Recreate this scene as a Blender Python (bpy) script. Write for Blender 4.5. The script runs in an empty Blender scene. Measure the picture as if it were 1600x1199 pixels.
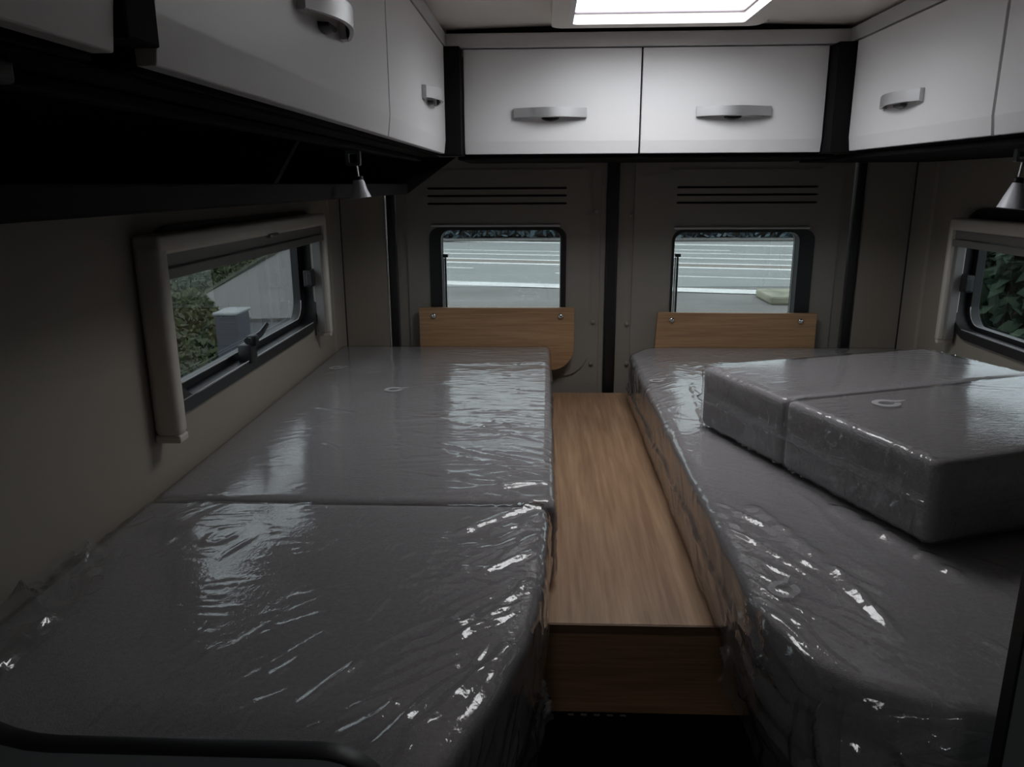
import bpy, bmesh, math, random
import numpy as np
from mathutils import Vector, Matrix, Euler
random.seed(7); RNG = np.random.RandomState(11)
C = bpy.context.scene
COL = C.collection
PI = math.pi

# ------------------------------------------------------------------ camera
def make_camera():
    F, vp, roll = 1200.0, (850.0, 288.0), math.radians(0.3)
    d = Vector((vp[0]-800, vp[1]-600, F)).normalized()
    down = Vector((-math.sin(roll), 1, 0)); down = (down - d*down.dot(d)).normalized()
    right = down.cross(d)
    # rows: world axes in image axes (x right, y down, z forward)
    W = Matrix((right, d, -down))
    cx = W @ Vector((1, 0, 0)); cy = W @ Vector((0, -1, 0)); cz = W @ Vector((0, 0, -1))
    cam = bpy.data.cameras.new('camera'); o = bpy.data.objects.new('camera', cam); COL.objects.link(o)
    m = Matrix.Identity(4)
    for i in range(3):
        m[i][0], m[i][1], m[i][2] = cx[i], cy[i], cz[i]
    m[2][3] = 1.5
    o.matrix_world = m
    cam.sensor_fit = 'HORIZONTAL'; cam.sensor_width = 36; cam.lens = 36*F/1600
    cam.clip_start = 0.02; cam.clip_end = 500
    C.camera = o
make_camera()

# ------------------------------------------------------------------ overcast sky, exposure, portals
SKY = 10.2
w = bpy.data.worlds.new('sky'); C.world = w; w.use_nodes = True
nt = w.node_tree; nt.nodes.clear()
wo = nt.nodes.new('ShaderNodeOutputWorld'); bg = nt.nodes.new('ShaderNodeBackground')
tc = nt.nodes.new('ShaderNodeTexCoord'); sx = nt.nodes.new('ShaderNodeSeparateXYZ'); rp = nt.nodes.new('ShaderNodeValToRGB')
nt.links.new(tc.outputs['Generated'], sx.inputs[0]); nt.links.new(sx.outputs[2], rp.inputs[0])
rp.color_ramp.elements[0].position = 0.0; rp.color_ramp.elements[0].color = (.74, .80, .84, 1)
rp.color_ramp.elements[1].position = 1.0; rp.color_ramp.elements[1].color = (1.0, .99, 1.0, 1)
nt.links.new(rp.outputs[0], bg.inputs[0]); bg.inputs[1].default_value = SKY
nt.links.new(bg.outputs[0], wo.inputs[0])
C.view_settings.view_transform = 'Standard'; C.view_settings.look = 'None'
C.view_settings.exposure = 0.0; C.view_settings.gamma = 1.0; C.view_settings.use_curve_mapping = False
C.cycles.max_bounces = 10; C.cycles.diffuse_bounces = 6; C.cycles.glossy_bounces = 4
C.cycles.transparent_max_bounces = 24; C.cycles.caustics_reflective = False; C.cycles.caustics_refractive = False
C.cycles.sample_clamp_indirect = 4.0

def portal(loc, rot, sx_, sy_):
    l = bpy.data.lights.new('sky_portal', 'AREA'); l.shape = 'RECTANGLE'; l.size = sx_; l.size_y = sy_
    l.cycles.is_portal = True
    o = bpy.data.objects.new('sky_portal', l); COL.objects.link(o); o.location = loc; o.rotation_euler = rot
portal((.267, 1.763, 1.93), (0, 0, 0), .46, .48)
portal((-.08, -.825, 1.93), (0, 0, 0), .36, .42)
portal((-.14, 2.70, 1.20), (-PI/2, 0, 0), .50, .46)
portal((.63, 2.70, 1.20), (-PI/2, 0, 0), .50, .46)
portal((-.78, 1.75, 1.24), (0, -PI/2, 0), .44, 1.1)
portal((1.29, 1.75, 1.24), (0, PI/2, 0), .44, 1.1)

# ------------------------------------------------------------------ materials
def mat(name, col, rough=.6, metal=0, spec=.5, bump=None, var=None):
    """bump=(scale vec, strength, distance); var=(scale vec, amount)"""
    m = bpy.data.materials.new(name); m.use_nodes = True; n = m.node_tree; b = n.nodes['Principled BSDF']
    b.inputs['Base Color'].default_value = (*col, 1); b.inputs['Roughness'].default_value = rough
    b.inputs['Metallic'].default_value = metal; b.inputs['Specular IOR Level'].default_value = spec
    if bump or var:
        t = n.nodes.new('ShaderNodeTexCoord')
    if bump:
        mp = n.nodes.new('ShaderNodeMapping'); mp.inputs['Scale'].default_value = bump[0]
        nz = n.nodes.new('ShaderNodeTexNoise'); nz.inputs['Scale'].default_value = 1; nz.inputs['Detail'].default_value = 3
        bp = n.nodes.new('ShaderNodeBump'); bp.inputs['Strength'].default_value = bump[1]; bp.inputs['Distance'].default_value = bump[2]
        n.links.new(t.outputs['Object'], mp.inputs[0]); n.links.new(mp.outputs[0], nz.inputs['Vector'])
        n.links.new(nz.outputs[0], bp.inputs['Height']); n.links.new(bp.outputs[0], b.inputs['Normal'])
    if var:
        mp = n.nodes.new('ShaderNodeMapping'); mp.inputs['Scale'].default_value = var[0]
        nz = n.nodes.new('ShaderNodeTexNoise'); nz.inputs['Scale'].default_value = 1; nz.inputs['Detail'].default_value = 5
        r = n.nodes.new('ShaderNodeValToRGB'); a = var[1]
        r.color_ramp.elements[0].position = .3; r.color_ramp.elements[1].position = .7
        r.color_ramp.elements[0].color = (*[c*(1-a) for c in col], 1); r.color_ramp.elements[1].color = (*[min(1, c*(1+a)) for c in col], 1)
        n.links.new(t.outputs['Object'], mp.inputs[0]); n.links.new(mp.outputs[0], nz.inputs['Vector'])
        n.links.new(nz.outputs[0], r.inputs[0]); n.links.new(r.outputs[0], b.inputs['Base Color'])
    return m

def wood(name, c0, c1, scale, rough=.5):
    m = bpy.data.materials.new(name); m.use_nodes = True; n = m.node_tree; b = n.nodes['Principled BSDF']
    t = n.nodes.new('ShaderNodeTexCoord'); mp = n.nodes.new('ShaderNodeMapping'); mp.inputs['Scale'].default_value = scale
    n.links.new(t.outputs['Object'], mp.inputs[0])
    nz = n.nodes.new('ShaderNodeTexNoise'); nz.inputs['Scale'].default_value = 1.0; nz.inputs['Detail'].default_value = 6; nz.inputs['Distortion'].default_value = .6
    mp2 = n.nodes.new('ShaderNodeMapping'); mp2.inputs['Scale'].default_value = [s*(9 if s > 5 else 4) for s in scale]
    n.links.new(t.outputs['Object'], mp2.inputs[0])
    n2 = n.nodes.new('ShaderNodeTexNoise'); n2.inputs['Scale'].default_value = 1.0; n2.inputs['Detail'].default_value = 4
    n.links.new(mp.outputs[0], nz.inputs['Vector']); n.links.new(mp2.outputs[0], n2.inputs['Vector'])
    mx = n.nodes.new('ShaderNodeMath'); mx.operation = 'MULTIPLY_ADD'; mx.inputs[1].default_value = .5
    mm = n.nodes.new('ShaderNodeMath'); mm.operation = 'MULTIPLY'; mm.inputs[1].default_value = .5
    n.links.new(n2.outputs[0], mm.inputs[0]); n.links.new(nz.outputs[0], mx.inputs[0]); n.links.new(mm.outputs[0], mx.inputs[2])
    r = n.nodes.new('ShaderNodeValToRGB'); r.color_ramp.elements[0].position = .36; r.color_ramp.elements[1].position = .64
    r.color_ramp.elements[0].color = (*c0, 1); r.color_ramp.elements[1].color = (*c1, 1)
    n.links.new(mx.outputs[0], r.inputs[0]); n.links.new(r.outputs[0], b.inputs['Base Color'])
    b.inputs['Roughness'].default_value = rough
    return m

def two_sided_ior(n, fr, ior=1.45):
    """a thin sheet reflects alike from either side"""
    g = n.nodes.new('ShaderNodeNewGeometry'); m = n.nodes.new('ShaderNodeMapRange')
    m.inputs['To Min'].default_value = ior; m.inputs['To Max'].default_value = 1/ior
    n.links.new(g.outputs['Backfacing'], m.inputs['Value']); n.links.new(m.outputs[0], fr.inputs['IOR'])

def glass(name, tint, rough=.0):
    m = bpy.data.materials.new(name); m.use_nodes = True; n = m.node_tree; n.nodes.clear()
    o = n.nodes.new('ShaderNodeOutputMaterial'); mx = n.nodes.new('ShaderNodeMixShader')
    tr = n.nodes.new('ShaderNodeBsdfTransparent'); tr.inputs[0].default_value = (*tint, 1)
    gl = n.nodes.new('ShaderNodeBsdfGlossy'); gl.inputs['Roughness'].default_value = rough
    fr = n.nodes.new('ShaderNodeFresnel'); two_sided_ior(n, fr)
    n.links.new(fr.outputs[0], mx.inputs[0]); n.links.new(tr.outputs[0], mx.inputs[1]); n.links.new(gl.outputs[0], mx.inputs[2])
    n.links.new(mx.outputs[0], o.inputs[0]); return m

def film(name, scale, strength=.35, gain=1.5, haze=.055):
    """thin clear polythene: clear straight through, fresnel gloss on top, fine crinkle"""
    m = bpy.data.materials.new(name); m.use_nodes = True; n = m.node_tree; n.nodes.clear()
    o = n.nodes.new('ShaderNodeOutputMaterial')
    t = n.nodes.new('ShaderNodeTexCoord'); mp = n.nodes.new('ShaderNodeMapping'); mp.inputs['Scale'].default_value = scale
    nz = n.nodes.new('ShaderNodeTexNoise'); nz.inputs['Scale'].default_value = 1; nz.inputs['Detail'].default_value = 3; nz.inputs['Distortion'].default_value = .5
    n.links.new(t.outputs['Object'], mp.inputs[0]); n.links.new(mp.outputs[0], nz.inputs['Vector'])
    bp = n.nodes.new('ShaderNodeBump'); bp.inputs['Strength'].default_value = strength; bp.inputs['Distance'].default_value = .002
    n.links.new(nz.outputs[0], bp.inputs['Height'])
    fr = n.nodes.new('ShaderNodeFresnel'); two_sided_ior(n, fr); n.links.new(bp.outputs[0], fr.inputs['Normal'])
    ml = n.nodes.new('ShaderNodeMath'); ml.operation = 'MULTIPLY'; ml.inputs[1].default_value = gain; ml.use_clamp = True
    n.links.new(fr.outputs[0], ml.inputs[0])
    tr = n.nodes.new('ShaderNodeBsdfTransparent'); tr.inputs[0].default_value = (.96, .96, .97, 1)
    df = n.nodes.new('ShaderNodeBsdfDiffuse'); df.inputs[0].default_value = (.8, .8, .82, 1)
    m0 = n.nodes.new('ShaderNodeMixShader'); m0.inputs[0].default_value = haze
    n.links.new(tr.outputs[0], m0.inputs[1]); n.links.new(df.outputs[0], m0.inputs[2])
    gl = n.nodes.new('ShaderNodeBsdfGlossy'); gl.inputs['Roughness'].default_value = .035; n.links.new(bp.outputs[0], gl.inputs['Normal'])
    mx = n.nodes.new('ShaderNodeMixShader'); n.links.new(ml.outputs[0], mx.inputs[0])
    n.links.new(m0.outputs[0], mx.inputs[1]); n.links.new(gl.outputs[0], mx.inputs[2]); n.links.new(mx.outputs[0], o.inputs[0])
    return m

def foliage_mat(name, c0, c1):
    m = mat(name, c0, .7, spec=.2); n = m.node_tree
    oi = n.nodes.new('ShaderNodeNewGeometry'); r = n.nodes.new('ShaderNodeValToRGB')
    r.color_ramp.elements[0].color = (*c0, 1); r.color_ramp.elements[1].color = (*c1, 1)
    n.links.new(oi.outputs['Random Per Island'], r.inputs[0]); n.links.new(r.outputs[0], n.nodes['Principled BSDF'].inputs['Base Color'])
    return m

def print_mat():
    m = bpy.data.materials.new('pale_print'); m.use_nodes = True; n = m.node_tree; n.nodes.clear()
    o = n.nodes.new('ShaderNodeOutputMaterial'); mx = n.nodes.new('ShaderNodeMixShader'); mx.inputs[0].default_value = .5
    d = n.nodes.new('ShaderNodeBsdfDiffuse'); d.inputs[0].default_value = (.70, .70, .72, 1)
    n.links.new(n.nodes.new('ShaderNodeBsdfTransparent').outputs[0], mx.inputs[1]); n.links.new(d.outputs[0], mx.inputs[2]); n.links.new(mx.outputs[0], o.inputs[0])
    return m

M = dict(
    wall=mat('beige_lining', (.345, .308, .255), .65, bump=((700, 700, 700), .15, .001)),
    doorlining=mat('beige_moulded_plastic', (.27, .247, .215), .5, bump=((500, 500, 500), .12, .001)),
    ceil=mat('pale_ceiling_lining', (.84, .79, .72), .8, bump=((350, 350, 350), .2, .001)),
    front=mat('white_laminate', (.84, .83, .84), .38, bump=((60, 60, 900), .10, .0006)),
    trim=mat('grey_trim', (.60, .59, .60), .45),
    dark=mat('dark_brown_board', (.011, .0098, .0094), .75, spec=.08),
    black=mat('black_rubber', (.010, .010, .011), .45),
    blackgloss=mat('black_plastic', (.012, .012, .014), .3),
    metal=mat('satin_metal', (.60, .60, .61), .42, 1, bump=((900, 40, 900), .08, .0003)),
    chrome=mat('chrome', (.8, .8, .8), .12, 1),
    cream=mat('cream_plastic', (.66, .61, .53), .4),
    blindgrey=mat('grey_blind_rail', (.22, .21, .20), .45),
    fabric=mat('grey_knit_ticking', (.37, .352, .355), .85, spec=.2, bump=((450, 450, 450), .5, .0015), var=((160, 160, 160), .10)),
    fabricside=mat('grey_brown_ticking', (.23, .215, .21), .85, spec=.2, bump=((450, 450, 450), .5, .0015)),
    oak=wood('oak_laminate', (.29, .165, .095), (.485, .31, .185), (13, 1.3, 13)),
    oakx=wood('oak_laminate_crosswise', (.31, .17, .085), (.50, .30, .16), (2.0, 24, 24)),
    oakdark=wood('brown_oak_edge', (.16, .085, .045), (.26, .15, .085), (2.0, 24, 24)),
    base=mat('dark_grey_base', (.05, .047, .045), .6),
    panelgrey=mat('slate_grey_laminate', (.19, .21, .22), .5, bump=((30, 30, 700), .1, .0006)),
    floor=mat('dark_vinyl', (.03, .027, .025), .5),
    privacy=glass('tinted_privacy_glass', (.318, .338, .338)),
    acrylic=glass('smoked_acrylic', (.33, .348, .352)),
    clear=glass('clear_dome', (.97, .97, .97)),
    white=mat('white_plastic', (.78, .75, .72), .4),
    mauve=mat('mauve_grey_seal', (.22, .19, .22), .5),
    shade=mat('frosted_white_shade', (.80, .80, .86), .35),
    print=print_mat(),
    asphalt=mat('asphalt', (.27, .29, .29), .85, var=((.3, 1.2, 1), .10)),
    apron=mat('worn_grey_asphalt', (.20, .195, .19), .9, var=((.6, .9, 1), .15)),
    paint=mat('white_road_paint', (.72, .74, .74), .7, var=((1.5, 1.5, 1), .12)),
    concrete=mat('pale_concrete', (.115, .115, .11), .85, var=((1.2, 1.2, 1.2), .12)),
    grass=mat('grass_soil', (.025, .033, .016), .9, var=((2, 2, 2), .4)),
    blades=foliage_mat('grass_blades', (.018, .028, .012), (.055, .07, .030)),
    leaf=foliage_mat('hedge_leaves', (.010, .022, .014), (.045, .075, .045)),
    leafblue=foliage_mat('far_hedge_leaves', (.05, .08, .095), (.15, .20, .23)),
    mossy=mat('mossy_concrete', (.30, .30, .23), .9, var=((3, 3, 3), .35)),
    median=mat('brownish_asphalt', (.235, .22, .20), .9, var=((.5, 2, 1), .12)),
    riser=mat('dark_brown_riser', (.105, .062, .042), .5, var=((2, 24, 24), .2)),
    soil=mat('dark_blue_grey_ground', (.035, .04, .045), .8, var=((3, 3, 1), .3)),  # plain dark blue-grey ground, mottled at random
    boxgrey=mat('grey_painted_metal', (.045, .052, .068), .5),
    bark=mat('bark', (.06, .05, .04), .9),
)
FILM_A = film('polythene_film', (30, 260, 120), .2)
FILM_B = film('polythene_film_diagonal', (160, 110, 120), .2)
FILM_FLAP = film('loose_polythene', (60, 60, 60), .3, 1.9, .10)

# ------------------------------------------------------------------ helpers
def wloc(o):
    v = Vector((0, 0, 0))
    while o is not None:
        v += o.location; o = o.parent
    return v

def link(name, me, m, parent=None, smooth=False, kind=None):
    off = wloc(parent)
    if off.length > 0:
        me.transform(Matrix.Translation(-off))
    me.name = name
    if m is not None: me.materials.append(m)
    if smooth:
        me.polygons.foreach_set('use_smooth', [True]*len(me.polygons))
    o = bpy.data.objects.new(name, me); COL.objects.link(o)
    if parent is not None: o.parent = parent
    if kind: o['kind'] = kind
    return o

def obj(name, bm, m, parent=None, smooth=False, kind=None, recalc=True):
    if recalc: bmesh.ops.recalc_face_normals(bm, faces=bm.faces)
    me = bpy.data.meshes.new(name); bm.to_mesh(me); bm.free()
    o = link(name, me, m, parent, smooth, kind)
    if smooth == 'auto':
        me.polygons.foreach_set('use_smooth', [True]*len(me.polygons))
        try: me.set_sharp_from_angle(angle=math.radians(38))
        except Exception: pass
    return o

def thing(name, label, cat, loc=(0, 0, 0), group=None):
    o = bpy.data.objects.new(name, None); COL.objects.link(o); o.location = loc
    o.empty_display_size = .05
    o['label'] = label; o['category'] = cat
    if group: o['group'] = group
    return o

def tag(o, label, cat, group=None):
    o['label'] = label; o['category'] = cat
    if group: o['group'] = group
    return o

def struct(name, loc=(0, 0, 0)):
    o = bpy.data.objects.new(name, None); COL.objects.link(o); o.location = loc; o['kind'] = 'structure'; o.empty_display_size = .05
    return o

def BM(): return bmesh.new()

def box(bm, x0, x1, y0, y1, z0, z1, bev=0, seg=2):
    r = bmesh.ops.create_cube(bm, size=1)
    vs = r['verts']
    for v in vs:
        v.co = Vector((x0+(v.co.x+.5)*(x1-x0), y0+(v.co.y+.5)*(y1-y0), z0+(v.co.z+.5)*(z1-z0)))
    if bev:
        es = list({e for v in vs for e in v.link_edges})
        bmesh.ops.bevel(bm, geom=es, offset=bev, segments=seg, profile=.5, affect='EDGES', clamp_overlap=True)
    return bm

def rrect(a0, a1, b0, b1, r, n=6):
    """rounded rectangle outline; r a number or (r at a0b0, a1b0, a1b1, a0b1)"""
    if not hasattr(r, '__len__'): r = (r,)*4
    pts = []
    for (ca, cb, sa, sb, st, rr) in ((a0, b0, 1, 1, PI, r[0]), (a1, b0, -1, 1, 1.5*PI, r[1]), (a1, b1, -1, -1, 0, r[2]), (a0, b1, 1, -1, .5*PI, r[3])):
        if rr <= 0: pts.append((ca, cb)); continue
        ox, oy = ca+sa*rr, cb+sb*rr
        for k in range(n+1):
            t = st + .5*PI*k/n
            pts.append((ox+rr*math.cos(t), oy+rr*math.sin(t)))
    return pts

def p3(p, axis, c):
    if axis == 'x': return Vector((c, p[0], p[1]))
    if axis == 'y': return Vector((p[0], c, p[1]))
    return Vector((p[0], p[1], c))

def plate(bm, outer, holes, axis, a, b):
    """flat plate with holes, outline in the plane across `axis`, from a to b along it"""
    tmp = bmesh.new(); edges = []
    for lp in [outer]+list(holes):
        vs = [tmp.verts.new(p3(p, axis, a)) for p in lp]
        for i in range(len(vs)): edges.append(tmp.edges.new((vs[i], vs[(i+1) % len(vs)])))
    bmesh.ops.triangle_fill(tmp, edges=edges, use_beauty=True, use_dissolve=False)
    r = bmesh.ops.extrude_face_region(tmp, geom=list(tmp.faces))
    d = p3((0, 0), axis, b-a)
    for g in r['geom']:
        if isinstance(g, bmesh.types.BMVert): g.co += d
    bmesh.ops.recalc_face_normals(tmp, faces=tmp.faces)
    me = bpy.data.meshes.new('t'); tmp.to_mesh(me); tmp.free(); bm.from_mesh(me); bpy.data.meshes.remove(me)
    return bm

def prism(bm, pts, axis, a, b, bev=0):
    n0 = len(bm.verts)
    A = [bm.verts.new(p3(p, axis, a)) for p in pts]; B = [bm.verts.new(p3(p, axis, b)) for p in pts]
    bm.faces.new(A); bm.faces.new(B[::-1])
    for i in range(len(pts)):
        j = (i+1) % len(pts); bm.faces.new((A[i], B[i], B[j], A[j]))
    if bev:
        es = list({e for v in A+B for e in v.link_edges})
        bmesh.ops.bevel(bm, geom=es, offset=bev, segments=2, profile=.5, affect='EDGES', clamp_overlap=True)
    return bm

def tube(bm, pts, r, n=10, closed=False):
    pts = [Vector(p) for p in pts]; rings = []
    for i, p in enumerate(pts):
        if closed: d = pts[(i+1) % len(pts)]-pts[i-1]
        else: d = pts[min(i+1, len(pts)-1)]-pts[max(i-1, 0)]
        d.normalize(); up = Vector((0, 0, 1)) if abs(d.z) < .9 else Vector((1, 0, 0))
        u = d.cross(up).normalized(); v = d.cross(u)
        rr = r[i] if hasattr(r, '__len__') else r
        rings.append([bm.verts.new(p+u*(rr*math.cos(2*PI*k/n))+v*(rr*math.sin(2*PI*k/n))) for k in range(n)])
    m = len(rings)
    for i in range(m if closed else m-1):
        a, b = rings[i], rings[(i+1) % m]
        for k in range(n): bm.faces.new((a[k], a[(k+1) % n], b[(k+1) % n], b[k]))
    if not closed: bm.faces.new(rings[0][::-1]); bm.faces.new(rings[-1])
    return bm

def lathe(bm, prof, loc, n=24, rot=None):
    loc = Vector(loc); rings = []
    for (r, z) in prof:
        ring = []
        for k in range(n):
            v = Vector((r*math.cos(2*PI*k/n), r*math.sin(2*PI*k/n), z))
            if rot is not None: v = rot @ v
            ring.append(bm.verts.new(loc+v))
        rings.append(ring)
    for a, b in zip(rings, rings[1:]):
        for k in range(n): bm.faces.new((a[k], a[(k+1) % n], b[(k+1) % n], b[k]))
    bm.faces.new(rings[0][::-1]); bm.faces.new(rings[-1])
    return bm

# --- numpy gradient noise
_P = RNG.permutation(512); _P = np.concatenate([_P, _P, _P]); _G = RNG.rand(512)*2*PI
def pn(x, y, seed=0):
    x = np.asarray(x, float)+seed*17.31; y = np.asarray(y, float)+seed*9.77
    xi = np.floor(x).astype(int); yi = np.floor(y).astype(int); xf = x-xi; yf = y-yi
    def g(ix, iy, dx, dy):
        h = _G[_P[(_P[ix % 512]+iy) % 512]]; return np.cos(h)*dx+np.sin(h)*dy
    u = xf**3*(xf*(xf*6-15)+10); v = yf**3*(yf*(yf*6-15)+10)
    a = g(xi, yi, xf, yf)*(1-u)+g(xi+1, yi, xf-1, yf)*u
    b = g(xi, yi+1, xf, yf-1)*(1-u)+g(xi+1, yi+1, xf-1, yf-1)*u
    return (a*(1-v)+b*v)*1.5
def ridge(n, wd): return np.exp(-(n/wd)**2)
def sst(a, b, x):
    t = np.clip((x-a)/(b-a), 0, 1); return t*t*(3-2*t)

def softbox(L, W, H, r, step, stepz=None):
    """rounded box surface lattice -> verts (n,3) in [0,L]x[0,W]x[0,H], quads"""
    stepz = stepz or step
    nx, ny, nz = max(2, round(L/step)), max(2, round(W/step)), max(2, round(H/stepz))
    idx = -np.ones((nx+1, ny+1, nz+1), int)
    I, J, K = np.meshgrid(np.arange(nx+1), np.arange(ny+1), np.arange(nz+1), indexing='ij')
    s = (I == 0) | (I == nx) | (J == 0) | (J == ny) | (K == 0) | (K == nz)
    idx[s] = np.arange(s.sum())
    P = np.stack([I[s]/nx*L, J[s]/ny*W, K[s]/nz*H], 1)
    dim = np.array([L, W, H]); q = np.clip(P, r, dim-r); d = P-q
    P = q + r*d/np.maximum(np.linalg.norm(d, axis=1, keepdims=True), 1e-9)
    F = []
    def quad(a, flip):
        f = np.stack([a[:-1, :-1], a[1:, :-1], a[1:, 1:], a[:-1, 1:]], -1).reshape(-1, 4)
        F.append(f[:, ::-1] if flip else f)
    quad(idx[:, :, nz], False); quad(idx[:, :, 0], True)
    quad(idx[0], True); quad(idx[nx], False)
    quad(idx[:, 0, :], False); quad(idx[:, ny, :], True)
    # orient: top normal should be +z etc.
    return P, np.concatenate(F)

def npmesh(P, Fq):
    me = bpy.data.meshes.new('soft')
    me.vertices.add(len(P)); me.vertices.foreach_set('co', P.astype(np.float32).ravel())
    n = len(Fq); k = Fq.shape[1]
    me.loops.add(n*k); me.loops.foreach_set('vertex_index', Fq.astype(np.int32).ravel())
    me.polygons.add(n); me.polygons.foreach_set('loop_start', np.arange(0, n*k, k, dtype=np.int32)); me.polygons.foreach_set('loop_total', np.full(n, k, np.int32))
    me.update(calc_edges=True); me.validate()
    return me

def vnormals(P, Fq):
    a = P[Fq[:, 0]]; b = P[Fq[:, 1]]; c = P[Fq[:, 2]]; d = P[Fq[:, 3]]
    fn = np.cross(c-a, d-b); N = np.zeros_like(P)
    for k in range(4): np.add.at(N, Fq[:, k], fn)
    return N/np.maximum(np.linalg.norm(N, axis=1, keepdims=True), 1e-12)

# ================================================================== THE SETTING
XL, XR, YR = -.69, 1.20, 2.60
ZC = 1.885
fl = obj('floor', box(BM(), XL-.06, XR+.06, -2.0, YR+.06, -.06, 0), M['floor']); fl['kind'] = 'structure'

# side walls with the two side window openings
WINL = (1.36, 2.27, 1.105, 1.40, .075); WINR = (1.36, 2.262, 1.090, 1.40, .075)
def side_wall(name, x0, x1, wn):
    b = BM(); plate(b, [(-2.0, 0), (YR, 0), (YR, 1.96), (-2.0, 1.96)], [rrect(wn[0]-.008, wn[1]+.008, wn[2]-.008, wn[3]+.008, wn[4]+.008)], 'x', x0, x1)
    o = obj(name, b, M['wall']); o['kind'] = 'structure'; return o
wl = side_wall('wall_left', XL-.06, XL, WINL); wr = side_wall('wall_right', XR, XR+.06, WINR)
# moulded pillar lining near the rear corners
for sgn, wx, par in ((1, XL, wl), (-1, XR, wr)):
    b = BM()
    prism(b, [(wx, 2.47), (wx+sgn*.006, 2.48), (wx+sgn*.012, 2.585), (wx+sgn*.012, YR), (wx, YR)], 'z', .0, 1.57)
    obj('pillar_lining', b, M['wall'], par)
for sx_, wx in ((1, XL), (-1, XR)):
    obj('seam_gap', tube(BM(), [(wx+sx_*.0125, YR-.0135, .0), (wx+sx_*.0125, YR-.0135, 1.57)], .0032, 6), M['black'], wl if sx_ > 0 else wr)
wf = obj('wall_front', box(BM(), XL-.06, XR+.06, -2.06, -2.0, 0, 1.96), M['panelgrey']); wf['kind'] = 'structure'

# ceiling, gently arched, with openings for the roof hatch and the added front one
SKX0, SKX1, SKY0, SKY1 = .066, .467, 1.55, 1.977
def ceil_z(x): return ZC+.014*(1-min(1, ((x-.255)/.62)**2)) if abs(x-.255) < .62 else ZC
b = BM()
xs = sorted(set([XL-.06, -.36, -.23, .07, SKX0, SKX1, .875, XR+.06]+[round(-.3+.05*i, 3) for i in range(24)]))
ys = [-2.06, -1.0, -.65, 0, .8, SKY0, SKY1, 2.2, YR+.06]
g = {}
for i, x in enumerate(xs):
    for j, y in enumerate(ys):
        for k in (0, 1): g[i, j, k] = b.verts.new((x, y, ceil_z(x)+(.012 if k else 0)))
inhole = lambda i, j: (xs[i] >= SKX0-1e-6 and xs[i+1] <= SKX1+1e-6 and abs(ys[j]-SKY0) < 1e-6) or (xs[i] >= -.23-1e-6 and xs[i+1] <= .07+1e-6 and abs(ys[j]+1.0) < 1e-6)
for i in range(len(xs)-1):
    for j in range(len(ys)-1):
        if inhole(i, j): continue
        b.faces.new((g[i, j, 0], g[i, j+1, 0], g[i+1, j+1, 0], g[i+1, j, 0]))
        b.faces.new((g[i, j, 1], g[i+1, j, 1], g[i+1, j+1, 1], g[i, j+1, 1]))
ceil = obj('ceiling', b, M['ceil'], smooth='auto', recalc=False); ceil['kind'] = 'structure'

# roof hatch
hatch = thing('roof_hatch', 'white framed square roof hatch glowing with daylight in the ceiling', 'skylight', (.28, 1.72, 1.90))
b = BM(); plate(b, rrect(SKX0-.05, SKX1+.05, SKY0-.05, SKY1+.052, .03), [rrect(SKX0-.008, SKX1+.008, SKY0-.008, SKY1+.008, .015)], 'z', 1.866, 1.905)
obj('flange', b, M['ceil'], hatch, 'auto')
b = BM(); plate(b, rrect(SKX0-.012, SKX1+.012, SKY0-.012, SKY1+.012, .015), [rrect(SKX0, SKX1, SKY0, SKY1, .012)], 'z', 1.8645, 1.914)
obj('shaft_frame', b, M['white'], hatch, 'auto')
b = BM(); plate(b, rrect(SKX0-.002, SKX1+.002, SKY0-.002, SKY1+.002, .012), [rrect(SKX0+.004, SKX1-.004, SKY0+.004, SKY1-.0035, .012)], 'z', 1.888, 1.891)
obj('pane_seal', b, M['mauve'], hatch, 'auto')
b = BM(); box(b, SKX0-.02, SKX1+.02, SKY0-.02, SKY1+.02, 1.9145, 1.9175); obj('pane', b, M['clear'], hatch)

added_hatch = thing('roof_hatch', 'added white framed roof hatch over the front of the van, unseen, lighting the near end', 'skylight', (-.08, -.82, 1.90))  # unseen hatch added to bring sky light onto the near beds and panels
b = BM(); plate(b, rrect(-.242, .082, -1.012, -.638, .015), [rrect(-.23, .07, -1.0, -.65, .012)], 'z', 1.8855, 1.914); obj('shaft_frame', b, M['white'], added_hatch, 'auto')
b = BM(); box(b, -.25, .09, -1.02, -.63, 1.9145, 1.9175); obj('pane', b, M['clear'], added_hatch)

# ---- rear doors
def rear_door(name, x0, x1, win, slots, recess, cap_x):
    d = struct(name, ((x0+x1)/2, YR, .70))
    wh = rrect(win[0], win[1], win[2], win[3], .035)
    sl = [rrect(s[0], s[1], s[2], s[3], .004, 3) for s in slots]
    b = BM(); plate(b, rrect(x0, x1, .70, 1.95, .01), [wh]+sl, 'y', YR, YR+.055); obj('door_shell', b, M['doorlining'], d)
    b = BM(); plate(b, rrect(x0+.035, x1-.035, .855, 1.60, (.09, .09, .03, .03)), [wh]+sl, 'y', YR-.007, YR)
    obj('inner_lining', b, M['doorlining'], d, 'auto')
    b = BM(); plate(b, rrect(*recess, .012), [rrect(recess[0]+.004, recess[1]-.004, recess[2]+.004, recess[3]-.004, .009)], 'y', YR-.010, YR-.006)
    obj('pull_recess_rim', b, M['doorlining'], d)
    for s in slots:
        obj('vent_slot', box(BM(), s[0]-.005, s[1]+.005, YR+.012, YR+.016, s[2]-.003, s[3]+.003), M['black'], d)
    for cx, cz in cap_x:
        b = BM(); lathe(b, [(.007, 0), (.0065, .003), (.003, .0045)], (cx, YR-.006, cz), 12, Matrix.Rotation(PI/2, 3, 'X')); obj('screw_cap', b, M['doorlining'], d, 'auto')
    return d
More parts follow.
